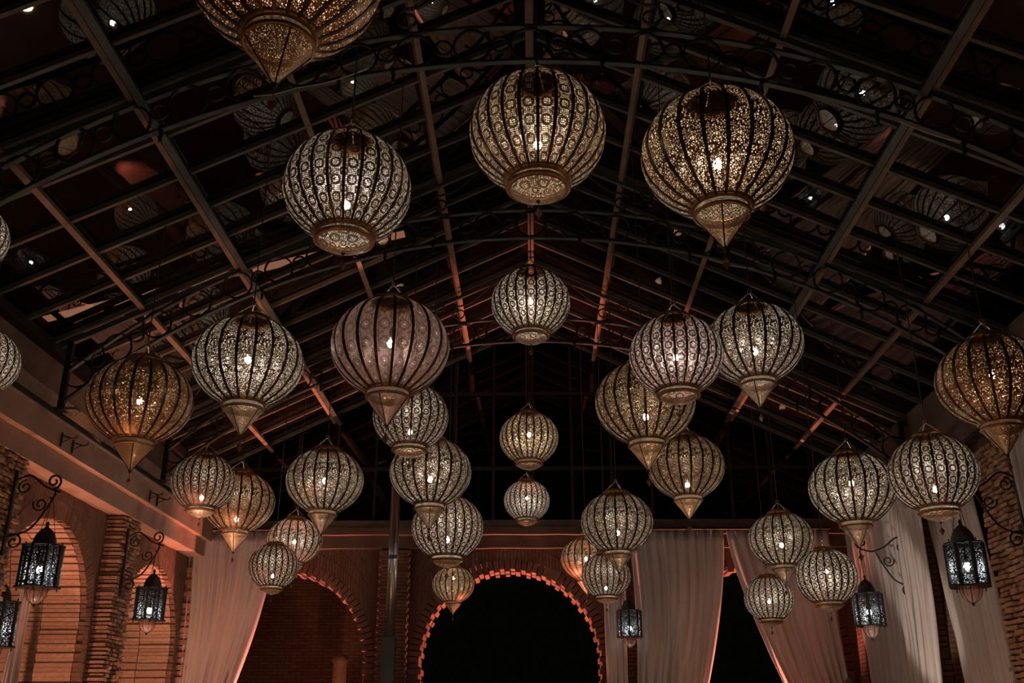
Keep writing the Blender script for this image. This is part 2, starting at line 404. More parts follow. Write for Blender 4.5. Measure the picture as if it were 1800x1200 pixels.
def jitter(a): return random.uniform(-a, a)
def voussoirs(parent, mapf, c, hw, zs, ring, thick, step, deep, low, name='brick', rise=1.0, tooth=0.022, mat='brick', proud=0.03, gap=0.10, facing=None):
    """bricks round an arch and down its jambs, each its own object"""
    n = int(PI*(hw + ring*0.3)/step)
    cuts = [thick*k/deep for k in range(deep+1)] if not facing else [0.0] + [0.07 + (thick-0.07)*k/deep for k in range(deep+1)]
    deep = len(cuts) - 1
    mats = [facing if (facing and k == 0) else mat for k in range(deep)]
    for i in range(n):
        t0 = PI*(i + gap)/n; t1 = PI*(i + 1 - gap)/n
        for k in range(deep):
            inn = hw - (tooth if i % 2 else 0) + jitter(0.008)
            d0 = cuts[k] + 0.004 - (proud + jitter(proud*0.4) if k == 0 else 0); d1 = cuts[k+1] - 0.006
            mb = MB(); pts = []
            for t in (t0, t1):
                for d in (d0, d1):
                    for r in (inn, hw + ring - 0.004):
                        pts.append(mapf(c - r*math.cos(t), d, zs + r*rise*math.sin(t)))
            mb.hexa([pts[0], pts[1], pts[3], pts[2], pts[4], pts[5], pts[7], pts[6]])
            mb.build(name, M[mats[k]], parent)
    hgt = step; m = int((zs - low)/hgt)
    for sg in (-1, 1):
        for j in range(m):
            z1_ = zs - j*hgt - 0.5*gap*hgt; z0_ = z1_ - hgt*(1 - gap)
            for k in range(deep):
                inn = hw - (tooth if j % 2 else 0) + jitter(0.01)
                d0 = cuts[k] + 0.004 - (proud + jitter(proud*0.4) if k == 0 else 0); d1 = cuts[k+1] - 0.006
                mb = MB(); a0, a1 = sorted((c + sg*inn, c + sg*(hw + ring - 0.004)))
                mb.box((a0, d0, z0_), (a1, d1, z1_), mapf); mb.build(name, M[mats[k]], parent)
        mb = MB(); a0, a1 = sorted((c + sg*(hw - 0.01), c + sg*(hw + ring - 0.004)))
        mb.box((a0, 0.0, -1.6), (a1, thick, zs - m*hgt - 0.01), mapf); mb.build('pier_base', M['brick_wall'], parent)

def pilaster(parent, mapf, c, w, d, low, high, step, across, mat, rough, name='brick'):
    """a brick pier standing d proud of the wall: courses of single bricks over a plain base"""
    mb = MB(); mb.box((c-w/2, -d, -1.6), (c+w/2, 0, low), mapf); mb.build('pier_base', M['brick_wall'], parent)
    mb = MB(); mb.box((c-w/2+0.03, -d+0.03, low), (c+w/2-0.03, 0, high), mapf); mb.build('pier_core', M['dark_plaster'], parent)
    j = 0; z = low
    while z + step <= high + 1e-4:
        cuts = [c-w/2 - (0.02 if j % 2 else 0) + jitter(rough*0.4)]
        for k in range(1, across): cuts.append(c - w/2 + w*(k + (0.22 if j % 2 else -0.22)/1.0)/across + jitter(rough))
        cuts.append(c+w/2 + (0.02 if j % 2 else 0) + jitter(rough*0.4))
        for k in range(across):
            front = -d - random.random()*rough*1.6
            z0_ = z + 0.004 + random.random()*rough*0.25; z1_ = z + step - 0.006 - random.random()*rough*0.25
            mb = MB()
            p = [(cuts[k]+0.005, front), (cuts[k+1]-0.005, front - jitter(rough*0.5)), (cuts[k+1]-0.005, -0.002), (cuts[k]+0.005, -0.002)]
            tl = jitter(rough*0.25)
            mb.hexa([mapf(a, t, z0_ + (tl if i in (1, 2) else 0)) for i, (a, t) in enumerate(p)] + [mapf(a, t, z1_ + (tl if i in (1, 2) else 0)) for i, (a, t) in enumerate(p)])
            mb.build(name, mat, parent)
        z += step; j += 1

def wall(name, label, mapf, s0, s1, thick, arches, z1, ring, mw='brick_wall', mf='brick_fan'):
    wr = root(name); tag(wr, label, None, None, 'structure')
    a, f = MB(), MB()
    arch_wall(a, f, mapf, s0, s1, -1.6, z1, thick, [(c, hw + ring, zs) for c, hw, zs in arches])
    a.build('brickwork', M[mw], wr); f.build('fanned_brickwork', M[mf], wr)
    return wr
left = lambda s, t, z: (XL - t, s, z)
right = lambda s, t, z: (XR + t, s, z)
back = lambda s, t, z: (s, YE + t, z)

# left wall: arches at 7.95, 11.15 and 14.35, rough piers between, stepped plaster cornice above
wl = wall('wall_left', 'brick wall on the left with three arches, rough piers and a plaster cornice', left, 2.0, 17.0, 1.0, [(4.75, 1.12, 1.22), (7.95, 1.12, 1.22), (11.15, 1.12, 1.22), (14.35, 1.12, 1.22)], 3.6, 0.2)
voussoirs(wl, left, 11.15, 1.12, 1.22, 0.2, 1.0, 0.053, 2, 0.62, facing='shaded_face_brick', mat='pale_brick', proud=0.006, gap=0.055, tooth=0.012)
voussoirs(wl, left, 14.35, 1.12, 1.22, 0.2, 1.0, 0.053, 2, 0.70, facing='shaded_face_brick', mat='pale_brick', proud=0.006, gap=0.055, tooth=0.012)
for c, lo in ((9.55, 1.2), (12.75, 0.5)):
    pilaster(wl, left, c, 0.56, 0.20, lo, 2.66, 0.05, 6, M['rough_brick'], 0.028)
pilaster(wl, left, 15.8, 0.36, 0.14, 0.7, 2.66, 0.09, 2, M['brick'], 0.02)
def cornice(parent, mapf, s0, s1, zs):
    for z0, z1, d, m_, nm in zs:
        mb = MB(); k = max(1, int((s1-s0)/0.25))
        rows = []
        for i in range(k+1):
            s = s0 + (s1-s0)*i/k; e = jitter(0.006)
            rows.append([mapf(s, 0.0, z0 + e), mapf(s, -d + e, z0 + e), mapf(s, -d + e, z1), mapf(s, 0.0, z1)])
        mb.grid(rows, None, False, True); mb.quad(rows[0]); mb.quad(rows[-1][::-1]); mb.build(nm, M[m_], parent)
cornice(wl, left, 2.0, 16.0, [(2.66, 2.92, 0.25, 'plaster', 'fascia'), (2.90, 3.17, 0.33, 'plaster', 'fascia'), (3.40, 3.62, 0.05, 'rough_brick', 'coping')])
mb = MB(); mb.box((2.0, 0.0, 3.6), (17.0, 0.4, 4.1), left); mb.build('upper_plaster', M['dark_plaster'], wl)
mb = MB(); mb.box((2.0, -0.12, 4.0), (17.0, 0.3, 4.12), left); mb.build('wall_plate', M['black_iron'], wl)
# steel rail carried along the cornice (upright web and pale lower flange)
rl = root('steel_rail', (XL + 0.28, 9.0, 3.17)); tag(rl, 'dark steel angle rail running along the left cornice under the roof', 'rail')
mb = MB(); mb.box((0.0, -7, 0.0), (0.10, 7, 0.015)); mb.build('flange', M['bar'], rl)
mb = MB(); mb.box((0.0, -7, 0.015), (0.02, 7, 0.12)); mb.build('web', M['black_iron'], rl)

# right wall mirrors the left
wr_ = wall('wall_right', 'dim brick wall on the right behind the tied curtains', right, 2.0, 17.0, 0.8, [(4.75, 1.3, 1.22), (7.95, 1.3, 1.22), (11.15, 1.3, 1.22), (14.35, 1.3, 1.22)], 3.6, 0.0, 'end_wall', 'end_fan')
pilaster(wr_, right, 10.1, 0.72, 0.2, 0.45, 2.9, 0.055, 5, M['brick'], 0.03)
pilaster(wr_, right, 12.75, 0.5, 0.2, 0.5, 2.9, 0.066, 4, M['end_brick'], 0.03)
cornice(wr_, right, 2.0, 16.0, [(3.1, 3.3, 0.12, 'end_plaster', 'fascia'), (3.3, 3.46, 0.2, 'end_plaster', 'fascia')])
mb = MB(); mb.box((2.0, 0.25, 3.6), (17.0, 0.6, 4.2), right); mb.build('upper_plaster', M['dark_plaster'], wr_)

# end wall
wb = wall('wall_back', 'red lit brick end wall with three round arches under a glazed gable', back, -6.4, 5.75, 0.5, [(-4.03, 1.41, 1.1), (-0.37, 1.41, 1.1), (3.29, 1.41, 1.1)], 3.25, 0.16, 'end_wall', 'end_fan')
for c in (-4.03, -0.37):
    voussoirs(wb, back, c, 1.41, 1.1, 0.16, 0.5, 0.088, 2, 0.5, tooth=0.035, mat='end_brick', proud=0.008, gap=0.09)
voussoirs(wb, back, 3.29, 1.41, 1.1, 0.16, 0.5, 0.12, 1, 0.9, tooth=0.035, mat='end_brick', proud=0.008, gap=0.09)
pilaster(wb, back, -2.2, 0.46, 0.12, 0.6, 2.8, 0.055, 2, M['end_brick'], 0.006)
pilaster(wb, back, 1.46, 0.46, 0.12, 0.6, 2.8, 0.055, 2, M['end_brick'], 0.006)
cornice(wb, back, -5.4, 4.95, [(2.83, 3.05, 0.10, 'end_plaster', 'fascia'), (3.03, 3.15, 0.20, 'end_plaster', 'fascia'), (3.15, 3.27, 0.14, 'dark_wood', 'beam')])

# glazed gable above the end wall
wn = root('window_1', (0, YE + 0.1, 3.27)); tag(wn, 'dark glazed gable above the end wall', None, None, 'structure')
xs = [-5.2 + 0.65*i for i in range(17)]
zt = [0.9, 2.2]
for x in xs:
    top = roof_z(x) - 3.27 - 0.05
    mb = MB(); mb.box((x-0.022, -0.03, 0), (x+0.022, 0.03, top)); mb.build('mullion', M['black_iron'], wn)
for z in zt:
    half = (RIDGE - 3.27 - z)/SLOPE; half = min(half, 5.2)
    mb = MB(); mb.box((-half, -0.035, z-0.03), (half, 0.035, z+0.03)); mb.build('transom', M['black_iron'], wn)
for i in range(16):
    x0, x1 = xs[i] + 0.024, xs[i+1] - 0.024
    zs_ = [0.0] + zt + [9.0]
    for j in range(3):
        za = zs_[j] + 0.032
        tops = [min(zs_[j+1] - 0.032, roof_z(x) - 3.27 - 0.06) for x in (x0, x1)]
        if min(tops) <= za + 0.02: continue
        tl = jitter(0.006)
        mb = MB(); mb.hexa([(x0,-0.004+tl,za),(x1,-0.004-tl,za),(x1,0.004-tl,za),(x0,0.004+tl,za),(x0,-0.004+tl,tops[0]),(x1,-0.004-tl,tops[1]),(x1,0.004-tl,tops[1]),(x0,0.004+tl,tops[0])])
        mb.build('pane', M['gable_glass'], wn)

# ------------------------------------------------------------------ glass roof
ce = root('ceiling', (0, 9, RIDGE)); tag(ce, 'pitched glass roof of panes on steel and timber bars', None, None, 'structure')
oy = 9.0
def slope_pt(x, y, off): # off: distance below the glass along the slope normal
    sg = 1 if x >= 0 else -1
    nx, nz = sg*SLOPE, 1.0; L = math.hypot(nx, nz)
    return Vector((x - nx/L*off, y - oy, -SLOPE*abs(x) - nz/L*off))
PUR = [0.0, 1.1, 2.2, 3.3, 4.4, EAVE]
YA, YB = Y0 - 8*DY, YE + 0.15
bars_y = [Y0 + DY*k for k in range(-8, 15)]
for sg in (-1, 1):
    nrm = Vector((sg*SLOPE, 0, 1)).normalized()
    for i, x in enumerate(PUR[1:], 1):
        a, b_ = slope_pt(sg*x, YA, 0.065), slope_pt(sg*x, YB, 0.065)
        mb = MB()
        if i == 3:
            dn = Vector((0, 0, -0.05))
            mb.bar(a + dn, b_ + dn, 0.033, 0.07, nrm); mb.build('steel_purlin', M['steel'], ce)
            mb = MB(); off = Vector((sg*0.085, 0, -0.041))
            mb.bar(a + off, b_ + off, 0.024, 0.04, nrm); mb.build('timber_strip', M['wood'], ce)
        else:
            mb.bar(a, b_, 0.028 if i < 5 else 0.06, 0.05 if i < 5 else 0.09, nrm); mb.build('purlin', M['wood'] if i < 5 else M['black_iron'], ce)
    for y in bars_y:
        mb = MB(); mb.bar(slope_pt(sg*0.03, y, 0.03), slope_pt(sg*EAVE, y, 0.03), 0.02, 0.026, nrm); mb.build('rafter', M['bar'], ce)
    ys = bars_y + [YB]
    for j in range(len(ys)-1):
        for i in range(5):
            x0, x1 = sg*(PUR[i] + 0.01), sg*(PUR[i+1] - 0.01)
            y0, y1 = ys[j] + 0.006, ys[j+1] - 0.006
            e = [jitter(0.004) for _ in range(3)]
            q = [slope_pt(x0, y0, -0.006 + e[0]), slope_pt(x1, y0, -0.006 + e[1]), slope_pt(x1, y1, -0.006 + e[2]), slope_pt(x0, y1, -0.006 + e[0]+e[2]-e[1])]
            if sg < 0: q = q[::-1]
            up = nrm*0.006
            mb = MB(); mb.hexa(q + [p + up for p in q]); mb.build('pane', M['glass'], ce)
mb = MB(); mb.box((-0.04, YA - oy, -0.16), (0.04, YB - oy, -0.02)); mb.build('ridge_beam', M['wood'], ce)

# ------------------------------------------------------------------ arched trusses with rings
def arc_z(x, z0=5.34, R=7.6): return z0 - (R - math.sqrt(max(R*R - x*x, 0.01)))
def spiral(c, r0, r1, a0, turns, n=22, mir=1):
    return [(c[0] + mir*(r0 + (r1-r0)*i/n)*math.cos(a0 + 2*PI*turns*i/n), 0, c[1] + (r0 + (r1-r0)*i/n)*math.sin(a0 + 2*PI*turns*i/n)) for i in range(n+1)]
def ring_mesh(r, t, name):
    mb = MB(); rows = []
    n = 24
    for k in range(n+1):
        a = 2*PI*k/n; rows.append([Vector((math.cos(a)*(r+dr), dy, math.sin(a)*(r+dr))) for dr, dy in ((-t, -0.014), (t, -0.014), (t, 0.014), (-t, 0.014))])
    mb.grid(rows, None, False, True); return mb.mesh(name, M['black_iron'])
RING_L, RING_S = ring_mesh(0.158, 0.008, 'large_ring'), ring_mesh(0.072, 0.007, 'small_ring')
def truss(y, label):
    t = root('roof_truss', (0, y, 3.40)); tag(t, label, 'roof truss', 'arched iron roof trusses')
    dz = -3.40
    XF = 5.1
    def path(z0, n=40):
        pts, nr = [], []
        for i in range(n+1):
            x = -XF + 2*XF*i/n; e = 1e-3
            z = arc_z(x, z0); sl = (arc_z(min(x+e, XF), z0) - arc_z(x-e, z0))/((min(x+e, XF)) - (x-e))
            pts.append((x, 0, z + dz)); nr.append(Vector((-sl, 0, 1)).normalized())
        return pts, nr
    for z0, nm in ((5.34, 'lower_chord'), (5.70, 'upper_chord')):
        p, nr = path(z0); mb = MB(); mb.sweep(p, nr, 0.026, 0.007); p2 = [Vector(q) + k*0.018 for q, k in zip(p, nr)]
        mb.sweep(p2, nr, 0.005, 0.014); mb.build(nm, M['steel'], t)
    for sg in (-1, 1):
        nrm = Vector((sg*SLOPE, 0, 1)).normalized()
        mb = MB(); mb.bar((sg*0.03, 0, RIDGE - 0.14 + dz), (sg*5.2, 0, roof_z(5.2) - 0.14 + dz), 0.026, 0.03, nrm); mb.build('rafter_bar', M['steel'], t)
        mb = MB(); mb.bar((sg*XF, 0, arc_z(XF) + dz - 0.05), (sg*XF, 0, roof_z(XF) - 0.14 + dz), 0.03, 0.03); mb.build('post', M['black_iron'], t)
        mb = MB(); mb.box((sg*XF - 0.09, -0.06, arc_z(XF) + dz - 0.08), (sg*XF + 0.2, 0.06, arc_z(XF) + dz - 0.05)); mb.build('foot_plate', M['bar'], t)
    for cx in (-3.1, -1.55, -1.15, 0.55, 1.9, 2.75, 3.6):
        x = cx + jitter(0.12); mb = MB(); z = arc_z(x) + dz
        mb.box((x-0.016, -0.03, z-0.03), (x+0.016, 0.03, z+0.03)); mb.box((x-0.011, -0.012, z-0.11), (x+0.011, 0.012, z-0.03)); mb.build('clamp', M['black_iron'], t)
    # rings along the band, large and small in turn
    R = 7.6; rm = R + 0.18; a = 0.0; k = 0
    seq = []
    pitch = 2*(0.158 + 0.072) + 0.03
    amax = math.asin(4.95/R)
    nr_ = int(amax*rm/pitch)
    for i in range(-nr_, nr_ + 1):
        for off, me, nm in ((0.0, RING_L, 'large_ring'), (0.5, RING_S, 'small_ring')):
            an = (i + off)*pitch/rm
            if abs(an) > amax: continue
            link(me, nm, t, (rm*math.sin(an), 0, 5.34 - R + rm*math.cos(an) + dz))
    # scrolls filling the peak between band and rafters
    for sg in (-1, 1):
        for x0_, x1_, r in ((0.10, 1.15, 0.17), (1.25, 2.05, 0.11)):
            def base(x): return 5.74 - x*x/15.2 + dz
            c0 = (x0_ + r, base(x0_ + r) + r + (0.34 - 0.12*x0_)); c1 = (x1_ - r*0.6, base(x1_ - r*0.6) + r*0.75)
            sp0 = spiral(c0, 0.035, r, 0.4 - 2*PI*1.25, 1.25, 30, 1); sp1 = spiral(c1, r*0.7, 0.03, PI*0.55, -1.3, 26, 1)
            st, en = sp0[-1], sp1[0]
            mid = [(st[0] + (en[0]-st[0])*q, 0, st[2] + (en[2]-st[2])*(3*q*q - 2*q**3)) for q in (0.12, .25, .4, .55, .7, .85)]
            pts = [(sg*p[0], 0, p[2]) for p in sp0 + mid + sp1]
            mb = MB(); nr = []
            for i in range(len(pts)):
                a_, b2 = Vector(pts[max(i-1, 0)]), Vector(pts[min(i+1, len(pts)-1)]); tt = (b2-a_).normalized(); nr.append(Vector((-tt.z, 0, tt.x)))
            mb.sweep(pts, nr, 0.016, 0.006); mb.build('scroll', M['black_iron'], t)
    return t
truss(Y0, 'arched iron truss with rings, nearest the viewer and highest in the picture')
truss(Y0 + 3.2, 'arched iron truss with rings, middle one of the three')
truss(Y0 + 6.4, 'arched iron truss with rings, farthest one, just before the dark gable')

# ------------------------------------------------------------------ globe lanterns
def body_profile(kind):
    """(radius, height) from the neck up to the top collar for a body of radius 1"""
    ky, rb, rt = (0.86, 0.40, 0.34) if kind == 'cone' else (0.93, 0.46, 0.34)
    p0, p1 = math.asin(rb), PI - math.asin(rt); n = 16
    pts = []
    for i in range(n+1):
        p = p0 + (p1-p0)*i/n
        r = math.sin(p); z = -ky*math.cos(p)
        if kind == 'cone': r = r*(1 - 0.05*max(0, -z/ky)**2) ; z = z - 0.03*max(0, -z/ky)**3
        pts.append((r, z))
    return pts
LIB = {}
def lantern_lib(kind, tone):
    key = (kind, tone)
    if key in LIB: return LIB[key]
    n = 20 if kind == 'cone' else 24
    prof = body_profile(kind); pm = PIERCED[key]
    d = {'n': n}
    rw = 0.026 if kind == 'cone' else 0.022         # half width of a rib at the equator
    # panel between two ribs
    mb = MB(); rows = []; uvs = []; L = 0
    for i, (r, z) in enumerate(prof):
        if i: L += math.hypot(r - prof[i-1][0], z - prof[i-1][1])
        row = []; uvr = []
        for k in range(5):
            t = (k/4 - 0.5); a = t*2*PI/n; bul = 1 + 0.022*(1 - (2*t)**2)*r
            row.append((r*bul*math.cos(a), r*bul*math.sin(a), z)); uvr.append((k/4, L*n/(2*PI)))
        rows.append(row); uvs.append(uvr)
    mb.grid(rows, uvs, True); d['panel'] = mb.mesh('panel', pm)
    # rib
    mb = MB(); rows = []
    a0 = PI/n
    for (r, z) in prof:
        hw = rw*(0.55 + 0.45*r); row = []
        rad = Vector((math.cos(a0), math.sin(a0), 0)); tan = Vector((-math.sin(a0), math.cos(a0), 0))
        for s_, o_ in ((-1, 0.003), (1, 0.003), (1, 0.017), (-1, 0.017)):
            nv = Vector((rad.x*r, rad.y*r, z)).normalized()
            row.append(Vector((rad.x*r, rad.y*r, z)) + tan*s_*hw + nv*o_)
        rows.append(row)
    mb.grid(rows, None, False, True); d['rib'] = mb.mesh('rib', M['rib'])
    rb, zb = prof[0]; rt, zt_ = prof[-1]
    mb = MB(); mb.lathe([(rt+.01, zt_-.02), (rt+.035, zt_+.0), (rt+.03, zt_+.05), (rt-.02, zt_+.10), (rt-.045, zt_+.10), (rt-.03, zt_+.0), (rt-.01, zt_-.02)], 28); d['top_collar'] = mb.mesh('top_collar', M['ring'])
    if kind == 'cone':
        mb = MB(); mb.lathe([(rb+.03, zb+.03), (rb+.05, zb+.01), (rb+.01, zb-.015), (rb-.03, zb-.025), (rb-.03, zb-.005), (rb-.0, zb+.02)], 28); d['neck_ring'] = mb.mesh('neck_ring', M['ring'])
        mb = MB(); mb.lathe([(rb-.03, zb-.02), (rb-.025, zb-.095)], 28, (14.0, 20.0)); d['collar_band'] = mb.mesh('collar_band', pm)
        zl = zb - 0.095
        mb = MB(); mb.lathe([(rb-.045, zl+.012), (rb+.0, zl+.0), (rb-.005, zl-.03), (rb-.04, zl-.04), (rb-.05, zl-.01)], 28); d['lower_ring'] = mb.mesh('lower_ring', M['ring'])
        cp = [(rb-.035, zl-.035), (rb-.10, zl-.13), (rb-.19, zl-.25), (.115, zl-.36), (.05, zl-.45), (.012, zl-.52)]
        mb = MB(); mb.lathe(cp, 24, (12.0, 5.0)); d['finial'] = mb.mesh('finial_cone', pm); d['finial_name'] = 'finial_cone'
        mb = MB()
        for k in range(4):
            a = k*PI/2; mb.tube([(c_[0]*math.cos(a)*1.015, c_[0]*math.sin(a)*1.015, c_[1]) for c_ in cp], 0.010, 4)
        mb.lathe([(.03, zl-.49), (.035, zl-.52), (.015, zl-.55), (.001, zl-.565)], 8); d['finial_strip'] = mb.mesh('finial_strip', M['rib'])
        tip = zl - 0.56
    else:
        mb = MB(); mb.lathe([(rb+.04, zb+.04), (rb+.06, zb+.015), (rb+.02, zb-.01), (rb-.04, zb-.02), (rb-.04, zb-.0), (rb-.0, zb+.03)], 28); d['neck_ring'] = mb.mesh('neck_ring', M['ring'])
        mb = MB(); mb.lathe([(rb-.035, zb-.015), (rb-.03, zb-.085)], 28, (16.0, 20.0)); d['collar_band'] = mb.mesh('collar_band', pm)
        zl = zb - 0.085
        mb = MB(); mb.lathe([(rb-.05, zl+.012), (rb+.02, zl+.0), (rb+.02, zl-.035), (rb-.05, zl-.06), (rb-.06, zl-.02)], 28); d['lower_ring'] = mb.mesh('lower_ring', M['ring'])
        cp = [(rb-.045, zl-.05), (rb-.10, zl-.10), (rb-.19, zl-.15), (.15, zl-.19), (.07, zl-.22), (.012, zl-.25)]
        mb = MB(); mb.lathe(cp, 24, (7.0, 4.0)); d['finial'] = mb.mesh('finial_dish', pm); d['finial_name'] = 'finial_dish'
        mb = MB(); mb.lathe([(.03, zl-.235), (.035, zl-.255), (.015, zl-.275), (.001, zl-.285)], 8); d['finial_strip'] = mb.mesh('finial_tip', M['rib'])
        tip = zl - 0.28
    d['tip'] = tip
    mb = MB(); s_ = 0.06; h = 0.10
    mb.tube([(0, 0, tip+.01), (0, 0, tip-.07)], 0.006, 5)
    zc = tip - 0.07 - h
    for sx, sy, ex, ey in ((1,1,-1,1), (-1,1,-1,-1), (-1,-1,1,-1), (1,-1,1,1)):
        mb.quad([(0, 0, zc+h), (sx*s_*.7, sy*s_*.7, zc), (ex*s_*.7, ey*s_*.7, zc)]); mb.quad([(0, 0, zc-h), (ex*s_*.7, ey*s_*.7, zc), (sx*s_*.7, sy*s_*.7, zc)])
    d['pendant'] = mb.mesh('pendant', M['pendant'])
    # three chains up to a hook
    zh = zt_ + 0.36
    for i in range(3):
        mb = MB(); a = 2*PI*i/3 + 0.3
        p0 = Vector((rt*math.cos(a), rt*math.sin(a), zt_ + 0.09)); p1 = Vector((0.03*math.cos(a), 0.03*math.sin(a), zh))
        pts = [p0.lerp(p1, q/8) for q in range(9)]
        mb.tube(pts, [0.010 if q % 2 else 0.016 for q in range(9)], 5); d['chain%d' % i] = mb.mesh('chain', M['chain'])
    mb = MB(); mb.tube([(0.045*math.cos(q*PI/6), 0, zh + 0.035 + 0.045*math.sin(q*PI/6)) for q in range(12)], 0.012, 5, True); d['hook'] = mb.mesh('hook', M['chain'])
    d['zh'] = zh + 0.08
    mb = MB(); pr = [(0.002, -0.07)] + [(0.06*math.sin(q*PI/8), -0.07*math.cos(q*PI/8)) for q in range(1, 8)] + [(0.02, 0.07)]
    mb.lathe(pr, 12); d['bulb'] = mb.mesh('bulb', M['bulb'])
    mb = MB(); mb.lathe([(0.001, 0.06), (0.035, 0.06), (0.04, 0.20), (0.02, 0.24), (0.015, 0.30)], 10); d['socket'] = mb.mesh('socket', M['socket'])
    LIB[key] = d; return d

def lantern(u, v, px, Y, kind, tone, bz, label, pend=True):
    d = lantern_lib(kind, tone)
    P = at_y(u, v, Y)
    fwd = P.length/math.sqrt(1 + ((u-900)/F)**2 + ((600-v)/F)**2)
    R = px/F*fwd/2*0.985
    r = root('globe_lantern', (P.x, P.y, P.z + (d['tip'] - 0.0)*R), random.random()*PI*2, R)
    tag(r, label, 'lantern', 'pierced globe lanterns hung under the glass roof')
    z = -d['tip']
    for i in range(d['n']):
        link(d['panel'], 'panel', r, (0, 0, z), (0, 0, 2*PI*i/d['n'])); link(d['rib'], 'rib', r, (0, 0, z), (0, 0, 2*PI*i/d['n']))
    for k in ('top_collar', 'neck_ring', 'collar_band', 'lower_ring'): link(d[k], k, r, (0, 0, z))
    f = link(d['finial'], d['finial_name'], r, (0, 0, z)); link(d['finial_strip'], 'finial_strip' if kind == 'cone' else 'finial_tip', f)
    if pend: link(d['pendant'], 'pendant', r, (0, 0, z))
    for i in range(3): link(d['chain%d' % i], 'chain', r, (0, 0, z))
    link(d['hook'], 'hook', r, (0, 0, z))
    top = (roof_z(P.x) - 0.05 - P.z)/R
    mb = MB(); mb.tube([(0, 0, z + d['zh'] - 0.06), (0, 0, z + top)], 0.006/R, 5); link(mb.mesh('cord', M['cord']), 'cord', r)
    link(d['bulb'], 'bulb', r, (0, 0, z + bz), None); s = link(d['socket'], 'socket', r, (0, 0, z + bz))
    mb = MB(); mb.tube([(0, 0, z + bz + 0.28), (0, 0, z + d['zh'] - 0.08)], 0.008, 5); mb.build('bulb_cord', M['cord'], s)
    return r
C_, D_ = 'cone', 'dish'
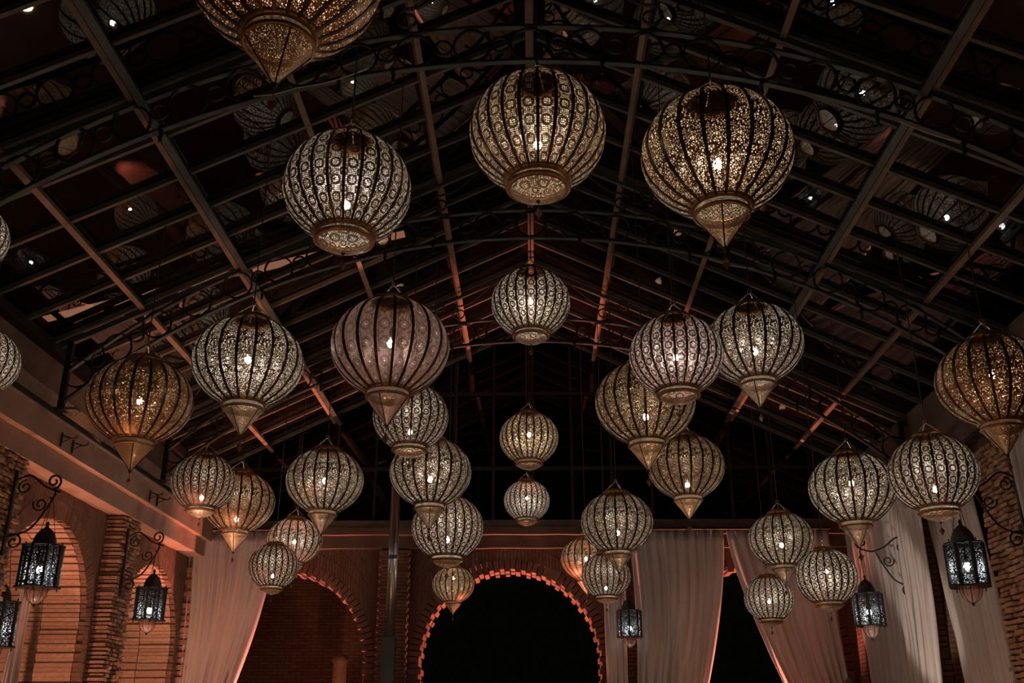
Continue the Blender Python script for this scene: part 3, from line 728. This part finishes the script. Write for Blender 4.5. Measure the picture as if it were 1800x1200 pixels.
LANTERNS = [
    (503, -46, 336, 4.40, C_, 'amber', -0.05, 'big amber globe lantern cut by the top edge, only its underside and cone showing'),
    (611, 332, 222, 5.68, D_, 'brass', -0.30, 'large ring-patterned globe lantern with shallow dish base, under the pale slack cable'),
    (945, 235, 238, 5.68, D_, 'gold', -0.20, 'large ring-patterned globe lantern with dish base hanging highest in the middle'),
    (1260, 272, 264, 5.68, C_, 'gold', -0.16, 'largest whole globe lantern, scroll-pierced with a cone base, right of the highest middle lantern'),
    (933, 533, 138, 9.52, D_, 'brass', 0.04, 'mid-sized bright globe lantern with drop pendant, on the ridge line under the highest middle lantern'),
    (686, 610, 207, 7.60, C_, 'copper', 0.06, 'large dull copper globe lantern with a deep cone, hanging alone left of the ridge'),
    (436, 637, 191, 8.24, C_, 'brass', 0.05, 'big pale scroll-pierced globe lantern with cone and diamond pendant, left of the dull copper one'),
    (246, 705, 180, 8.88, C_, 'amber', 0.0, 'brownish globe lantern with cone, hanging before the cornice and its steel rail'),
    (1188, 625, 162, 8.24, D_, 'copper', -0.05, 'pinkish globe lantern with dish base overlapping two others right of the ridge'),
    (1326, 604, 169, 9.52, C_, 'brass', -0.18, 'silvery globe lantern with cone and diamond pendant, just behind the pinkish one on its right'),
    (1134, 708, 175, 9.52, C_, 'gold', -0.30, 'golden globe lantern with cone, half hidden behind and below the pinkish one'),
    (1746, 670, 192, 8.24, C_, 'amber', 0.10, 'large brown globe lantern with deep cone, cut by the right edge of the picture'),
    (722, 733, 132, 10.80, D_, 'brass', -0.42, 'bright globe lantern with dish base, half hidden under the copper one with the deep cone'),
    (757, 830, 143, 12.08, C_, 'brass', -0.18, 'pale globe lantern with short cone, directly above the metal pole'),
    (930, 770, 103, 12.72, D_, 'gold', 0.12, 'small amber globe lantern on the ridge line before the dark gable, upper of a pair'),
    (926, 880, 80, 14.00, D_, 'brass', 0.12, 'small pale globe lantern on the ridge line before the dark gable, lower of a pair'),
    (571, 845, 135, 12.72, C_, 'brass', 0.0, 'pale globe lantern with plain cone hanging above the ringed small one near the left curtain'),
    (358, 848, 111, 12.08, D_, 'brass', -0.50, 'ring-patterned globe lantern with dish base at the end of the left cornice'),
    (419, 882, 126, 14.00, C_, 'gold', -0.50, 'scroll-pierced globe lantern with diamond pendant, behind the ring-patterned one at the left cornice'),
    (518, 950, 96, 14.64, C_, 'brass', -0.05, 'pale globe lantern half hidden behind the small one at the left curtain edge'),
    (481, 995, 87, 12.72, D_, 'brass', -0.40, 'small globe lantern with dish base and tiny drop, before the left curtain edge'),
    (787, 927, 125, 14.00, D_, 'brass', -0.36, 'ring-patterned globe lantern beside the metal pole, behind a pale cone base'),
    (797, 1027, 74, 14.64, C_, 'gold', 0.30, 'small dim amber globe lantern against the left shoulder of the middle arch'),
    (1085, 918, 126, 12.72, C_, 'brass', -0.30, 'pale scroll-pierced globe lantern with cone, right shoulder of the middle arch, topmost of three'),
    (1030, 982, 88, 15.28, C_, 'gold', 0.0, 'amber globe lantern behind two others at the right shoulder of the middle arch'),
    (1065, 1012, 86, 14.00, D_, 'brass', -0.50, 'small ring-patterned globe lantern at the right shoulder of the middle arch, lowest of three'),
    (1206, 820, 134, 11.44, C_, 'gold', -0.50, 'gold globe lantern with cone and diamond pendant, above the straight curtain by the middle arch'),
    (1373, 948, 113, 12.72, C_, 'brass', -0.18, 'globe lantern with cone before the tied end-wall curtain, upper left of a cluster of three'),
    (1352, 1052, 86, 14.00, D_, 'brass', -0.12, 'smallest globe lantern of the cluster of three before the tied end-wall curtain'),
    (1453, 1014, 107, 10.80, D_, 'brass', 0.18, 'dotted globe lantern with drop pendant, right one of the cluster of three'),
    (1498, 858, 149, 11.44, C_, 'brass', 0.12, 'wide silvery globe lantern with short cone and diamond pendant, touching a ring-patterned one'),
    (1640, 832, 151, 8.88, D_, 'brass', -0.38, 'ring-patterned globe lantern with drop pendant, above the black iron lantern on the right'),
    (-35, 635, 131, 7.60, D_, 'brass', 0.0, 'ring-patterned globe lantern cut by the left edge, beside the brown plaster'),
    (-62, 415, 143, 6.32, D_, 'brass', 0.0, 'globe lantern at the upper left edge, only a thin sliver in the picture'),
]
for a in LANTERNS: lantern(*a)

# ------------------------------------------------------------------ black iron lanterns on scroll brackets
def flower(th, R=1.0, lobe=0.30):
    """plan of the lantern: four round lobes joined by short flat sides"""
    return R*(0.62 + 0.38*abs(math.cos(2*th))**0.55)
IR = {}
def iron_lib():
    if IR: return IR
    nseg = 12
    for i in range(8):      # eight pierced panels, four lobes and four corners
        mb = MB(); t0, t1 = PI/4*i - PI/8, PI/4*i + PI/8
        rows, uvs = [], []
        for j in range(7):
            z = -0.28 + 0.56*j/6
            rows.append([(0.29*flower(t0 + (t1-t0)*k/nseg)*math.cos(t0 + (t1-t0)*k/nseg), 0.29*flower(t0 + (t1-t0)*k/nseg)*math.sin(t0 + (t1-t0)*k/nseg), z) for k in range(nseg+1)])
            uvs.append([(k/nseg, j/6*3.2) for k in range(nseg+1)])
        mb.grid(rows, uvs, True); IR['panel%d' % i] = mb.mesh('pierced_panel', IRON_PANEL)
        mb = MB(); a = t0; r = 0.29*flower(a); mb.bar((r*math.cos(a), r*math.sin(a), -0.29), (r*math.cos(a), r*math.sin(a), 0.29), 0.018, 0.018); IR['stile%d' % i] = mb.mesh('stile', M['black_iron'])
    def plate(z, h, grow, name):
        mb = MB(); ring = [(grow*flower(2*PI*k/48)*math.cos(2*PI*k/48), grow*flower(2*PI*k/48)*math.sin(2*PI*k/48)) for k in range(48)]
        mb.grid([[(x*0.3, y*0.3, z) for x, y in ring], [(x, y, z) for x, y in ring], [(x, y, z+h) for x, y in ring], [(x*0.3, y*0.3, z+h) for x, y in ring], [(x*0.3, y*0.3, z) for x, y in ring]], None, False, True)
        return mb.mesh(name, M['black_iron'])
    IR['top_plate'] = plate(0.285, 0.02, 0.30, 'top_plate'); IR['bottom_plate'] = plate(-0.305, 0.02, 0.32, 'bottom_plate')
    mb = MB(); mb.lathe([(.165, .30), (.165, .34), (.155, .40), (.13, .46), (.095, .515), (.05, .555), (.022, .575), (.02, .60), (.03, .62), (.012, .65), (.001, .66)], 24); IR['dome'] = mb.mesh('dome', M['black_iron'])
    mb = MB(); mb.lathe([(.15, -.305), (.15, -.35), (.135, -.42), (.10, -.475), (.05, -.515), (.015, -.53)], 24); IR['bowl'] = mb.mesh('glass_bowl', M['bowl'])
    mb = MB()
    for k in range(8):
        a = 2*PI*k/8; mb.tube([(q[0]*math.cos(a)*1.02, q[0]*math.sin(a)*1.02, q[1]) for q in ((.15, -.305), (.15, -.35), (.135, -.42), (.10, -.475), (.05, -.515), (.015, -.53))], 0.005, 4)
    mb.lathe([(.02, -.52), (.025, -.54), (.01, -.565), (.001, -.58)], 8); IR['bowl_cage'] = mb.mesh('bowl_cage', M['black_iron'])
    for nm, z, s in (('spike', -0.30, -1), ('finial', 0.30, 1)):
        mb = MB(); mb.lathe([(.001, s*0.055), (.008, s*0.045), (.012, s*0.03), (.006, s*0.02), (.010, 0)][::-1], 6); IR[nm] = mb.mesh(nm, M['black_iron'])
    mb = MB(); mb.lathe([(0.002, -0.06)] + [(0.05*math.sin(q*PI/8), -0.06*math.cos(q*PI/8)) for q in range(1, 8)] + [(0.015, 0.06)], 12); IR['bulb'] = mb.mesh('bulb', M['iron_bulb'])
    mb = MB(); mb.lathe([(.001, .05), (.025, .05), (.03, .13), (.012, .16), (.008, .45)], 8); IR['socket'] = mb.mesh('socket', M['black_iron'])
    return IR
def iron_lantern(loc, hang, rz, scale, label, bz=-0.05):
    """loc: top of the dome; hang: length of the chain above it"""
    d = iron_lib(); r = root('iron_lantern', (loc[0], loc[1], loc[2] - 1.24*scale), rz, scale)
    tag(r, label, 'lantern', 'black iron lanterns on wall brackets'); z = 0.58
    for i in range(8):
        p = link(d['panel%d' % i], 'pierced_panel', r, (0, 0, z)); link(d['stile%d' % i], 'stile', r, (0, 0, z))
        a = PI/4*i
        if i % 2 == 0:
            link(d['spike'], 'spike', r, (0.27*math.cos(a), 0.27*math.sin(a), z - 0.305)); link(d['finial'], 'corner_finial', r, (0.25*math.cos(a), 0.25*math.sin(a), z + 0.305))
    for k in ('top_plate', 'bottom_plate', 'dome'): link(d[k], k, r, (0, 0, z))
    bw = link(d['bowl'], 'glass_bowl', r, (0, 0, z)); link(d['bowl_cage'], 'bowl_cage', bw)
    link(d['bulb'], 'bulb', r, (0, 0, z + bz)); link(d['socket'], 'socket', r, (0, 0, z + bz))
    for i in range(3):
        a = 2*PI*i/3; mb = MB(); mb.tube([(0.12*math.cos(a), 0.12*math.sin(a), z + 0.47), (0.01*math.cos(a), 0.01*math.sin(a), z + 0.66 + hang/scale)], 0.005, 5); mb.build('chain', M['black_iron'], r)
def bracket(loc, rz, label, reach=0.62, low=0.62, high=0.22):
    """scrolled arm in the local x-z plane, wall at x = 0; the hook at (reach, 0)"""
    r = root('wall_bracket', loc, rz); tag(r, label, 'bracket', 'scrolled iron brackets for the lanterns')
    mb = MB(); mb.bar((0.012, 0, -low), (0.012, 0, high), 0.018, 0.012, Vector((1, 0, 0))); mb.build('wall_bar', M['black_iron'], r)
    def curve(pts, n=10):
        out = []
        P = [pts[0]] + pts + [pts[-1]]
        for i in range(1, len(P)-2):
            for k in range(n):
                t = k/n; a = [0.5*((2*P[i][q]) + (-P[i-1][q]+P[i+1][q])*t + (2*P[i-1][q]-5*P[i][q]+4*P[i+1][q]-P[i+2][q])*t*t + (-P[i-1][q]+3*P[i][q]-3*P[i+1][q]+P[i+2][q])*t**3) for q in (0, 1)]
                out.append((a[0], 0, a[1]))
        return out + [(pts[-1][0], 0, pts[-1][1])]
    arm = curve([(0.02, 0.12), (0.16, 0.17), (0.32, 0.06), (0.48, 0.0), (reach, 0.03)])
    arm += spiral((reach - 0.01, 0.11), 0.08, 0.02, -PI/2, 1.4, 22)[1:]
    mb = MB(); mb.tube(arm, 0.011, 6); mb.build('arm', M['black_iron'], r)
    lower = spiral((0.10, -low + 0.13), 0.02, 0.085, PI*0.2, 1.3, 20)
    mb = MB(); mb.tube(lower + curve([(lower[-1][0], lower[-1][2]), (0.24, -0.36), (0.38, -0.14), (0.44, -0.01)])[1:], 0.010, 6); mb.build('brace', M['black_iron'], r)
    mb = MB(); mb.tube(spiral((0.30, -0.12), 0.075, 0.02, PI*0.9, 1.3, 20, 1), 0.009, 6); mb.build('scroll', M['black_iron'], r)
    mb = MB(); mb.tube(spiral((0.12, 0.05), 0.075, 0.02, PI*0.5, 1.3, 20, 1), 0.009, 6); mb.build('scroll', M['black_iron'], r)
    mb = MB(); mb.tube([(reach, 0, 0.03), (reach + 0.02, 0, 0.0), (reach + 0.015, 0, -0.05), (reach - 0.01, 0, -0.07), (reach - 0.03, 0, -0.05)], 0.008, 6); mb.build('hook', M['black_iron'], r)
def iron_set(u, v, vb, X, Y, wall_pt, rz, label, blabel, turn=0.2, bz=-0.05):
    P = at_x(u, v, X) if Y is None else at_y(u, v, Y)
    Q = at_x(u, vb, X) if Y is None else at_y(u, vb, Y)
    sc = abs(P.z - Q.z)/1.24; hang = 0.24
    iron_lantern(P, hang, turn, sc, label, bz)
    hz = P.z + hang + 0.05
    if wall_pt is not None:
        bracket((wall_pt(P)[0], wall_pt(P)[1], hz), rz, blabel, reach=wall_pt(P)[2])
iron_set(85, 916, 1075, -4.75, None, lambda P: (XL + 0.24, P.y, abs(-4.75 - XL - 0.24) + 0.0), 0.0, 'black iron lantern before the nearest lit arch of the left wall, whole', 'scrolled iron bracket on the nearest rough pier of the left wall', 0.25, -0.05)
iron_set(272, 1000, 1121, -4.75, None, lambda P: (XL + 0.24, P.y, abs(-4.75 - XL - 0.24)), 0.0, 'black iron lantern before the second lit arch, beside the left curtain', 'scrolled iron bracket on the second rough pier of the left wall', 0.5, -0.12)
iron_set(1686, 912, 1074, 4.12, None, lambda P: (XR - 0.21, P.y, XR - 0.21 - 4.12), PI, 'biggest black iron lantern on the right, before the tied wall curtain', 'scrolled iron bracket on the nearest pier of the right wall', 0.35, -0.02)
iron_set(1519, 1010, 1131, 4.12, None, lambda P: (XR - 0.21, P.y, XR - 0.21 - 4.12), PI, 'black iron lantern on the right, half behind the dotted globe of the cluster', 'scrolled iron bracket on the second pier of the right wall', 0.1, -0.05)
iron_set(1104, 1045, 1142, 0, 15.3, lambda P: (P.x, YE - 0.13, 0.57), -PI/2, 'smallest black iron lantern, before the straight curtain by the middle arch', 'scrolled iron bracket on the end wall pier behind the straight curtain', 0.3, -0.1)
P = at_x(5, 1010, -5.75); iron_lantern((P.x, P.y, P.z), 0.45, 0.4, 0.78, 'black iron lantern cut by the left edge, lowest of the left ones')

# ------------------------------------------------------------------ curtains
def curtain(top, bot, tie, n_pleat, amp, label, axis, low=-1.58, bulge=0.0):
    """top and tie: (start, end, height) along the wall; bot: (start, end) at the floor; axis gives (along, height, out) -> xyz"""
    mb = MB(); rows = []; nu = n_pleat*6; nz = 26
    random_ph = [random.uniform(-0.5, 0.5) for _ in range(nu+1)]
    (a0, a1, zt_), (b0, b1, zb_) = top, tie
    for j in range(nz+1):
        if j <= 18:
            q = j/18; z = zt_ + (zb_ - zt_)*q; e = q**1.25
            s0 = a0 + (b0-a0)*e + bulge*math.sin(PI*q); s1 = a1 + (b1-a1)*e + bulge*math.sin(PI*q)
        else:
            q = (j-18)/8; z = zb_ + (low - zb_)*q; e = q**0.8
            s0 = b0 + (bot[0]-b0)*e; s1 = b1 + (bot[1]-b1)*e
        wid = abs(s1-s0)/max(abs(a1-a0), 1e-3)
        row = []
        for i in range(nu+1):
            t = i/nu
            ph = 2*PI*n_pleat*t + 0.8*math.sin(5*t*PI) + random_ph[i]*0.3
            am = amp*(0.75 + 0.25*math.sin(3.1*t*n_pleat))*(0.8 + 0.35*(1-wid))
            row.append(axis(s0 + (s1-s0)*t + 0.01*math.sin(ph*2), z, am*math.sin(ph) + 0.012*math.sin(z*3 + i)))
        rows.append(row)
    mb.grid(rows, None, True)
    o = mb.build('curtain', M['curtain']); tag(o, label, 'curtain', 'pale tied curtains along the walls')
    md = o.modifiers.new('thickness', 'SOLIDIFY'); md.thickness = 0.006; md.offset = 0
    return o
endw = lambda yy: (lambda s, z, o: (s, yy + o, z))
sidew = lambda xx: (lambda s, z, o: (xx + o, s, z))
curtain((-5.42, -4.0, 3.05), (-5.2, -4.9, -0.3), (-5.32, -4.65, 0.2), 9, 0.05, 'long pale curtain in the far left corner, gathered to the left', endw(15.62), bulge=0.05)
curtain((1.50, 2.98, 3.04), (1.55, 2.3, -0.3), (1.50, 2.42, 0.2), 10, 0.05, 'straight pale curtain hanging right of the middle arch', endw(15.66), bulge=0.06)
curtain((3.02, 4.62, 3.04), (4.1, 4.75, -0.3), (3.95, 4.72, 0.2), 10, 0.05, 'pinkish curtain swept right in the far right corner', endw(15.66), bulge=-0.04)
curtain((15.5, 13.3, 3.05), (14.9, 13.4, -0.4), (14.95, 13.4, 0.2), 10, 0.05, 'pale curtain at the far end of the right wall', sidew(XR - 0.14), bulge=-0.03)
curtain((13.1, 11.85, 3.05), (12.95, 12.1, -0.4), (12.95, 12.05, 0.2), 9, 0.05, 'brightly lit curtain on the right wall between two iron lanterns', sidew(XR - 0.32), bulge=0.0)
curtain((12.25, 10.9, 3.05), (11.6, 10.4, -0.4), (11.75, 10.5, 0.2), 9, 0.05, 'curtain behind the biggest iron lantern on the right', sidew(XR - 0.14), bulge=-0.04)
curtain((9.58, 8.7, 3.05), (9.45, 9.05, -0.4), (9.45, 9.0, 0.2), 8, 0.045, 'curtain at the right edge, beside the rough pier', sidew(XR - 0.27), bulge=-0.02)
curtain((11.95, 11.7, 2.1), (11.9, 11.6, -0.4), (11.95, 11.6, 0.2), 4, 0.03, 'narrow curtain strip inside the nearest left arch', sidew(-5.95))
curtain((13.3, 14.0, 2.2), (13.2, 13.6, -0.4), (13.25, 13.65, 0.2), 5, 0.035, 'narrow curtain strip at the edge of the second left arch', sidew(-5.55))
curtain((1.08, 1.42, 2.72), (1.10, 1.40, -0.4), (1.09, 1.40, 0.2), 4, 0.025, 'narrow gathered curtain at the right jamb of the middle arch', endw(15.78))
for a, b_, lab in (((1.40, 15.70, 3.085), (4.66, 15.70, 3.085), 'dark curtain rod along the right half of the end wall'), ((-5.38, 15.66, 3.095), (-3.9, 15.66, 3.095), 'dark curtain rod in the far left corner')):
    mb = MB(); mb.tube([a, b_], 0.022, 8); o = mb.build('curtain_rod', M['black_iron']); tag(o, lab, 'curtain rod')
mb = MB(); mb.tube([(XR - 0.13, 8.0, 3.09), (XR - 0.13, 15.6, 3.09)], 0.02, 8); o = mb.build('curtain_rod', M['black_iron']); tag(o, 'dark curtain rod along the right wall', 'curtain rod')

# ------------------------------------------------------------------ metal pole before the end wall
pr = root('metal_pole', (-2.03, 14.5, -1.6)); tag(pr, 'shiny round metal pole with dark square sleeve before the end wall pier', 'pole')
mb = MB(); mb.lathe([(0.001, 2.94), (0.07, 2.94), (0.07, 5.1), (0.001, 5.1)], 20); mb.build('tube', M['pole'], pr)
mb = MB(); mb.lathe([(0.072, 4.02), (0.08, 4.03), (0.08, 4.07), (0.072, 4.08)], 20); mb.build('joint_ring', M['steel'], pr)
mb = MB(); mb.box((-0.088, -0.088, 0.0), (0.088, 0.088, 2.94)); mb.build('sleeve', M['steel'], pr)

# ------------------------------------------------------------------ small hardware, cables, plants
def hanger(y, label):
    r = root('iron_hanger', (XL + 0.345, y, 2.98)); tag(r, label, 'hanger')
    for dy in (-0.14, 0.14):
        mb = MB(); mb.tube([(0.0, dy, -0.06), (0.0, dy, 0.09)], 0.012, 5); mb.tube([(0.0, dy, 0.06), (0.12, dy, 0.02), (0.16, dy, 0.03), (0.17, dy, 0.06)], 0.009, 5); mb.tube([(0.0, dy, -0.03), (0.10, dy, 0.025)], 0.007, 5)
        mb.build('hook', M['black_iron'], r)
hanger(10.35, 'pair of small iron hooks on the cornice above the nearest rough pier'); hanger(13.0, 'pair of small iron hooks on the cornice above the second rough pier')
def cable(pts, r, m_, label):
    out = []
    for i in range(len(pts)-1):
        a, b_ = Vector(pts[i]), Vector(pts[i+1])
        for k in range(8):
            q = k/8; p = a.lerp(b_, q); p.z -= 0.05*math.sin(PI*q)*(b_-a).length; out.append(p)
    out.append(Vector(pts[-1])); mb = MB(); mb.tube(out, r, 5); o = mb.build('cable', M[m_]); tag(o, label, 'cable', 'cables slung from the trusses')
cable([(-1.35, Y0 - 0.06, 5.25), (-1.95, Y0 - 0.06, 5.06), (-2.3, Y0 - 0.06, 4.98)], 0.006, 'white_cable', 'pale slack cable under the nearest truss, left of the ridge')
cable([(3.0, Y0 - 0.06, 4.66), (3.45, Y0 - 0.06, 4.46)], 0.006, 'white_cable', 'pale cable along the nearest truss at the right')
cable([(2.0, Y0 + 3.14, 5.02), (2.5, Y0 + 3.14, 4.9)], 0.006, 'white_cable', 'pale cable under the middle truss at the right')
def leaf_mesh(L, W):
    mb = MB(); rows = []
    for i in range(9):
        t = i/8; wv = W*math.sin(PI*min(t*0.92 + 0.06, 1))**0.8
        rows.append([(-wv, L*t, 0.10*L*math.sin(PI*t) + 0.05*L), (0, L*t, 0.10*L*math.sin(PI*t)), (wv, L*t, 0.10*L*math.sin(PI*t) + 0.05*L)])
    mb.grid(rows); return mb.mesh('leaf', M['leaf'])
LM, LS = leaf_mesh(0.95, 0.16), leaf_mesh(0.10, 0.035)
pl = root('banana_plant', (4.1, 14.0, -1.6)); tag(pl, 'dark green broad-leaved plant in the far right corner, leaf tip showing', 'plant')
mb = MB(); mb.tube([(0, 0, 0), (0.03, 0, 0.8), (0, 0, 1.5)], [0.05, 0.04, 0.02], 7); mb.build('stem', M['leaf'], pl)
for k in range(6):
    link(LM, 'leaf', pl, (0, 0, 1.15 + 0.06*k), (1.15 + 0.08*(k % 3), 0, k*1.05 + 0.4))
iv = root('climbing_ivy', (XR + 0.2, 10.75, 0.0)); tag(iv, 'dark ivy climbing the right arch beside the rough pier', 'plant')
mb = MB(); mb.tube([(0.0, -0.1, -1.6), (0.02, 0.05, 0.2), (0.0, -0.1, 1.0), (0.02, -0.12, 1.7)], 0.015, 5); mb.build('stem', M['leaf'], iv)
for k in range(90):
    link(LS, 'leaf', iv, (jitter(0.1), -0.1 + jitter(0.16), 0.1 + 1.7*random.random()), (random.uniform(-1, 1.2), random.uniform(-1, 1), random.uniform(0, 6.28)), (random.uniform(0.8, 1.5),)*3)

# courtyard seen through the left arch of the end wall
cw = MB(); arch_dummy = MB()
cw.quad([(-9, 19.5, -1.6), (-2.6, 19.5, -1.6), (-2.6, 19.5, 3.6), (-9, 19.5, 3.6)], [(-9, -1.6), (-2.6, -1.6), (-2.6, 3.6), (-9, 3.6)])
cw.quad([(-9, 19.7, -1.6), (-9, 19.7, 3.6), (-2.6, 19.7, 3.6), (-2.6, 19.7, -1.6)]); cw.quad([(-9, 19.5, 3.6), (-2.6, 19.5, 3.6), (-2.6, 19.7, 3.6), (-9, 19.7, 3.6)]); cw.quad([(-2.6, 19.5, -1.6), (-2.6, 19.7, -1.6), (-2.6, 19.7, 3.6), (-2.6, 19.5, 3.6)])
tag(cw.build('wall_courtyard', M['brick_wall']), 'dark courtyard brick wall seen through the left end arch', None, None, 'structure')

P = at_y(599, 1150, 18.7)
r = root('garden_post', (P.x, P.y, -1.6)); tag(r, 'round-topped orange clay post seen through the left end arch', 'post')
h = P.z + 1.6
mb = MB(); mb.lathe([(0.16, 0), (0.16, 0.12), (0.13, 0.16), (0.125, h-0.16), (0.15, h-0.13), (0.135, h-0.06), (0.08, h-0.015), (0.001, h)], 16); mb.build('shaft', M['brick'], r)
spot((P.x + 0.5, 17.6, -1.5), (P.x, 18.7, 1.0), 60, ORANGE, 24)
P = at_y(643, 1117, 17.0)
r = root('garden_lamp', (P.x, P.y, -1.6)); tag(r, 'small white garden lamp peeping past the left end arch', 'lamp'); h = P.z + 1.6
mb = MB(); mb.lathe([(0.09, 0), (0.09, 0.03), (0.018, 0.05), (0.018, h-0.07), (0.04, h-0.05), (0.001, h-0.05)], 10); mb.build('post', M['black_iron'], r)
mb = MB(); mb.lathe([(0.001, h-0.05), (0.04, h-0.035), (0.052, h), (0.04, h+0.035), (0.001, h+0.05)], 12); mb.build('bulb', M['garden_bulb'], r)

# lift everything from eye-relative heights to the floor at zero
for o in S.objects:
    if o.parent is None: o.location.z += EYE
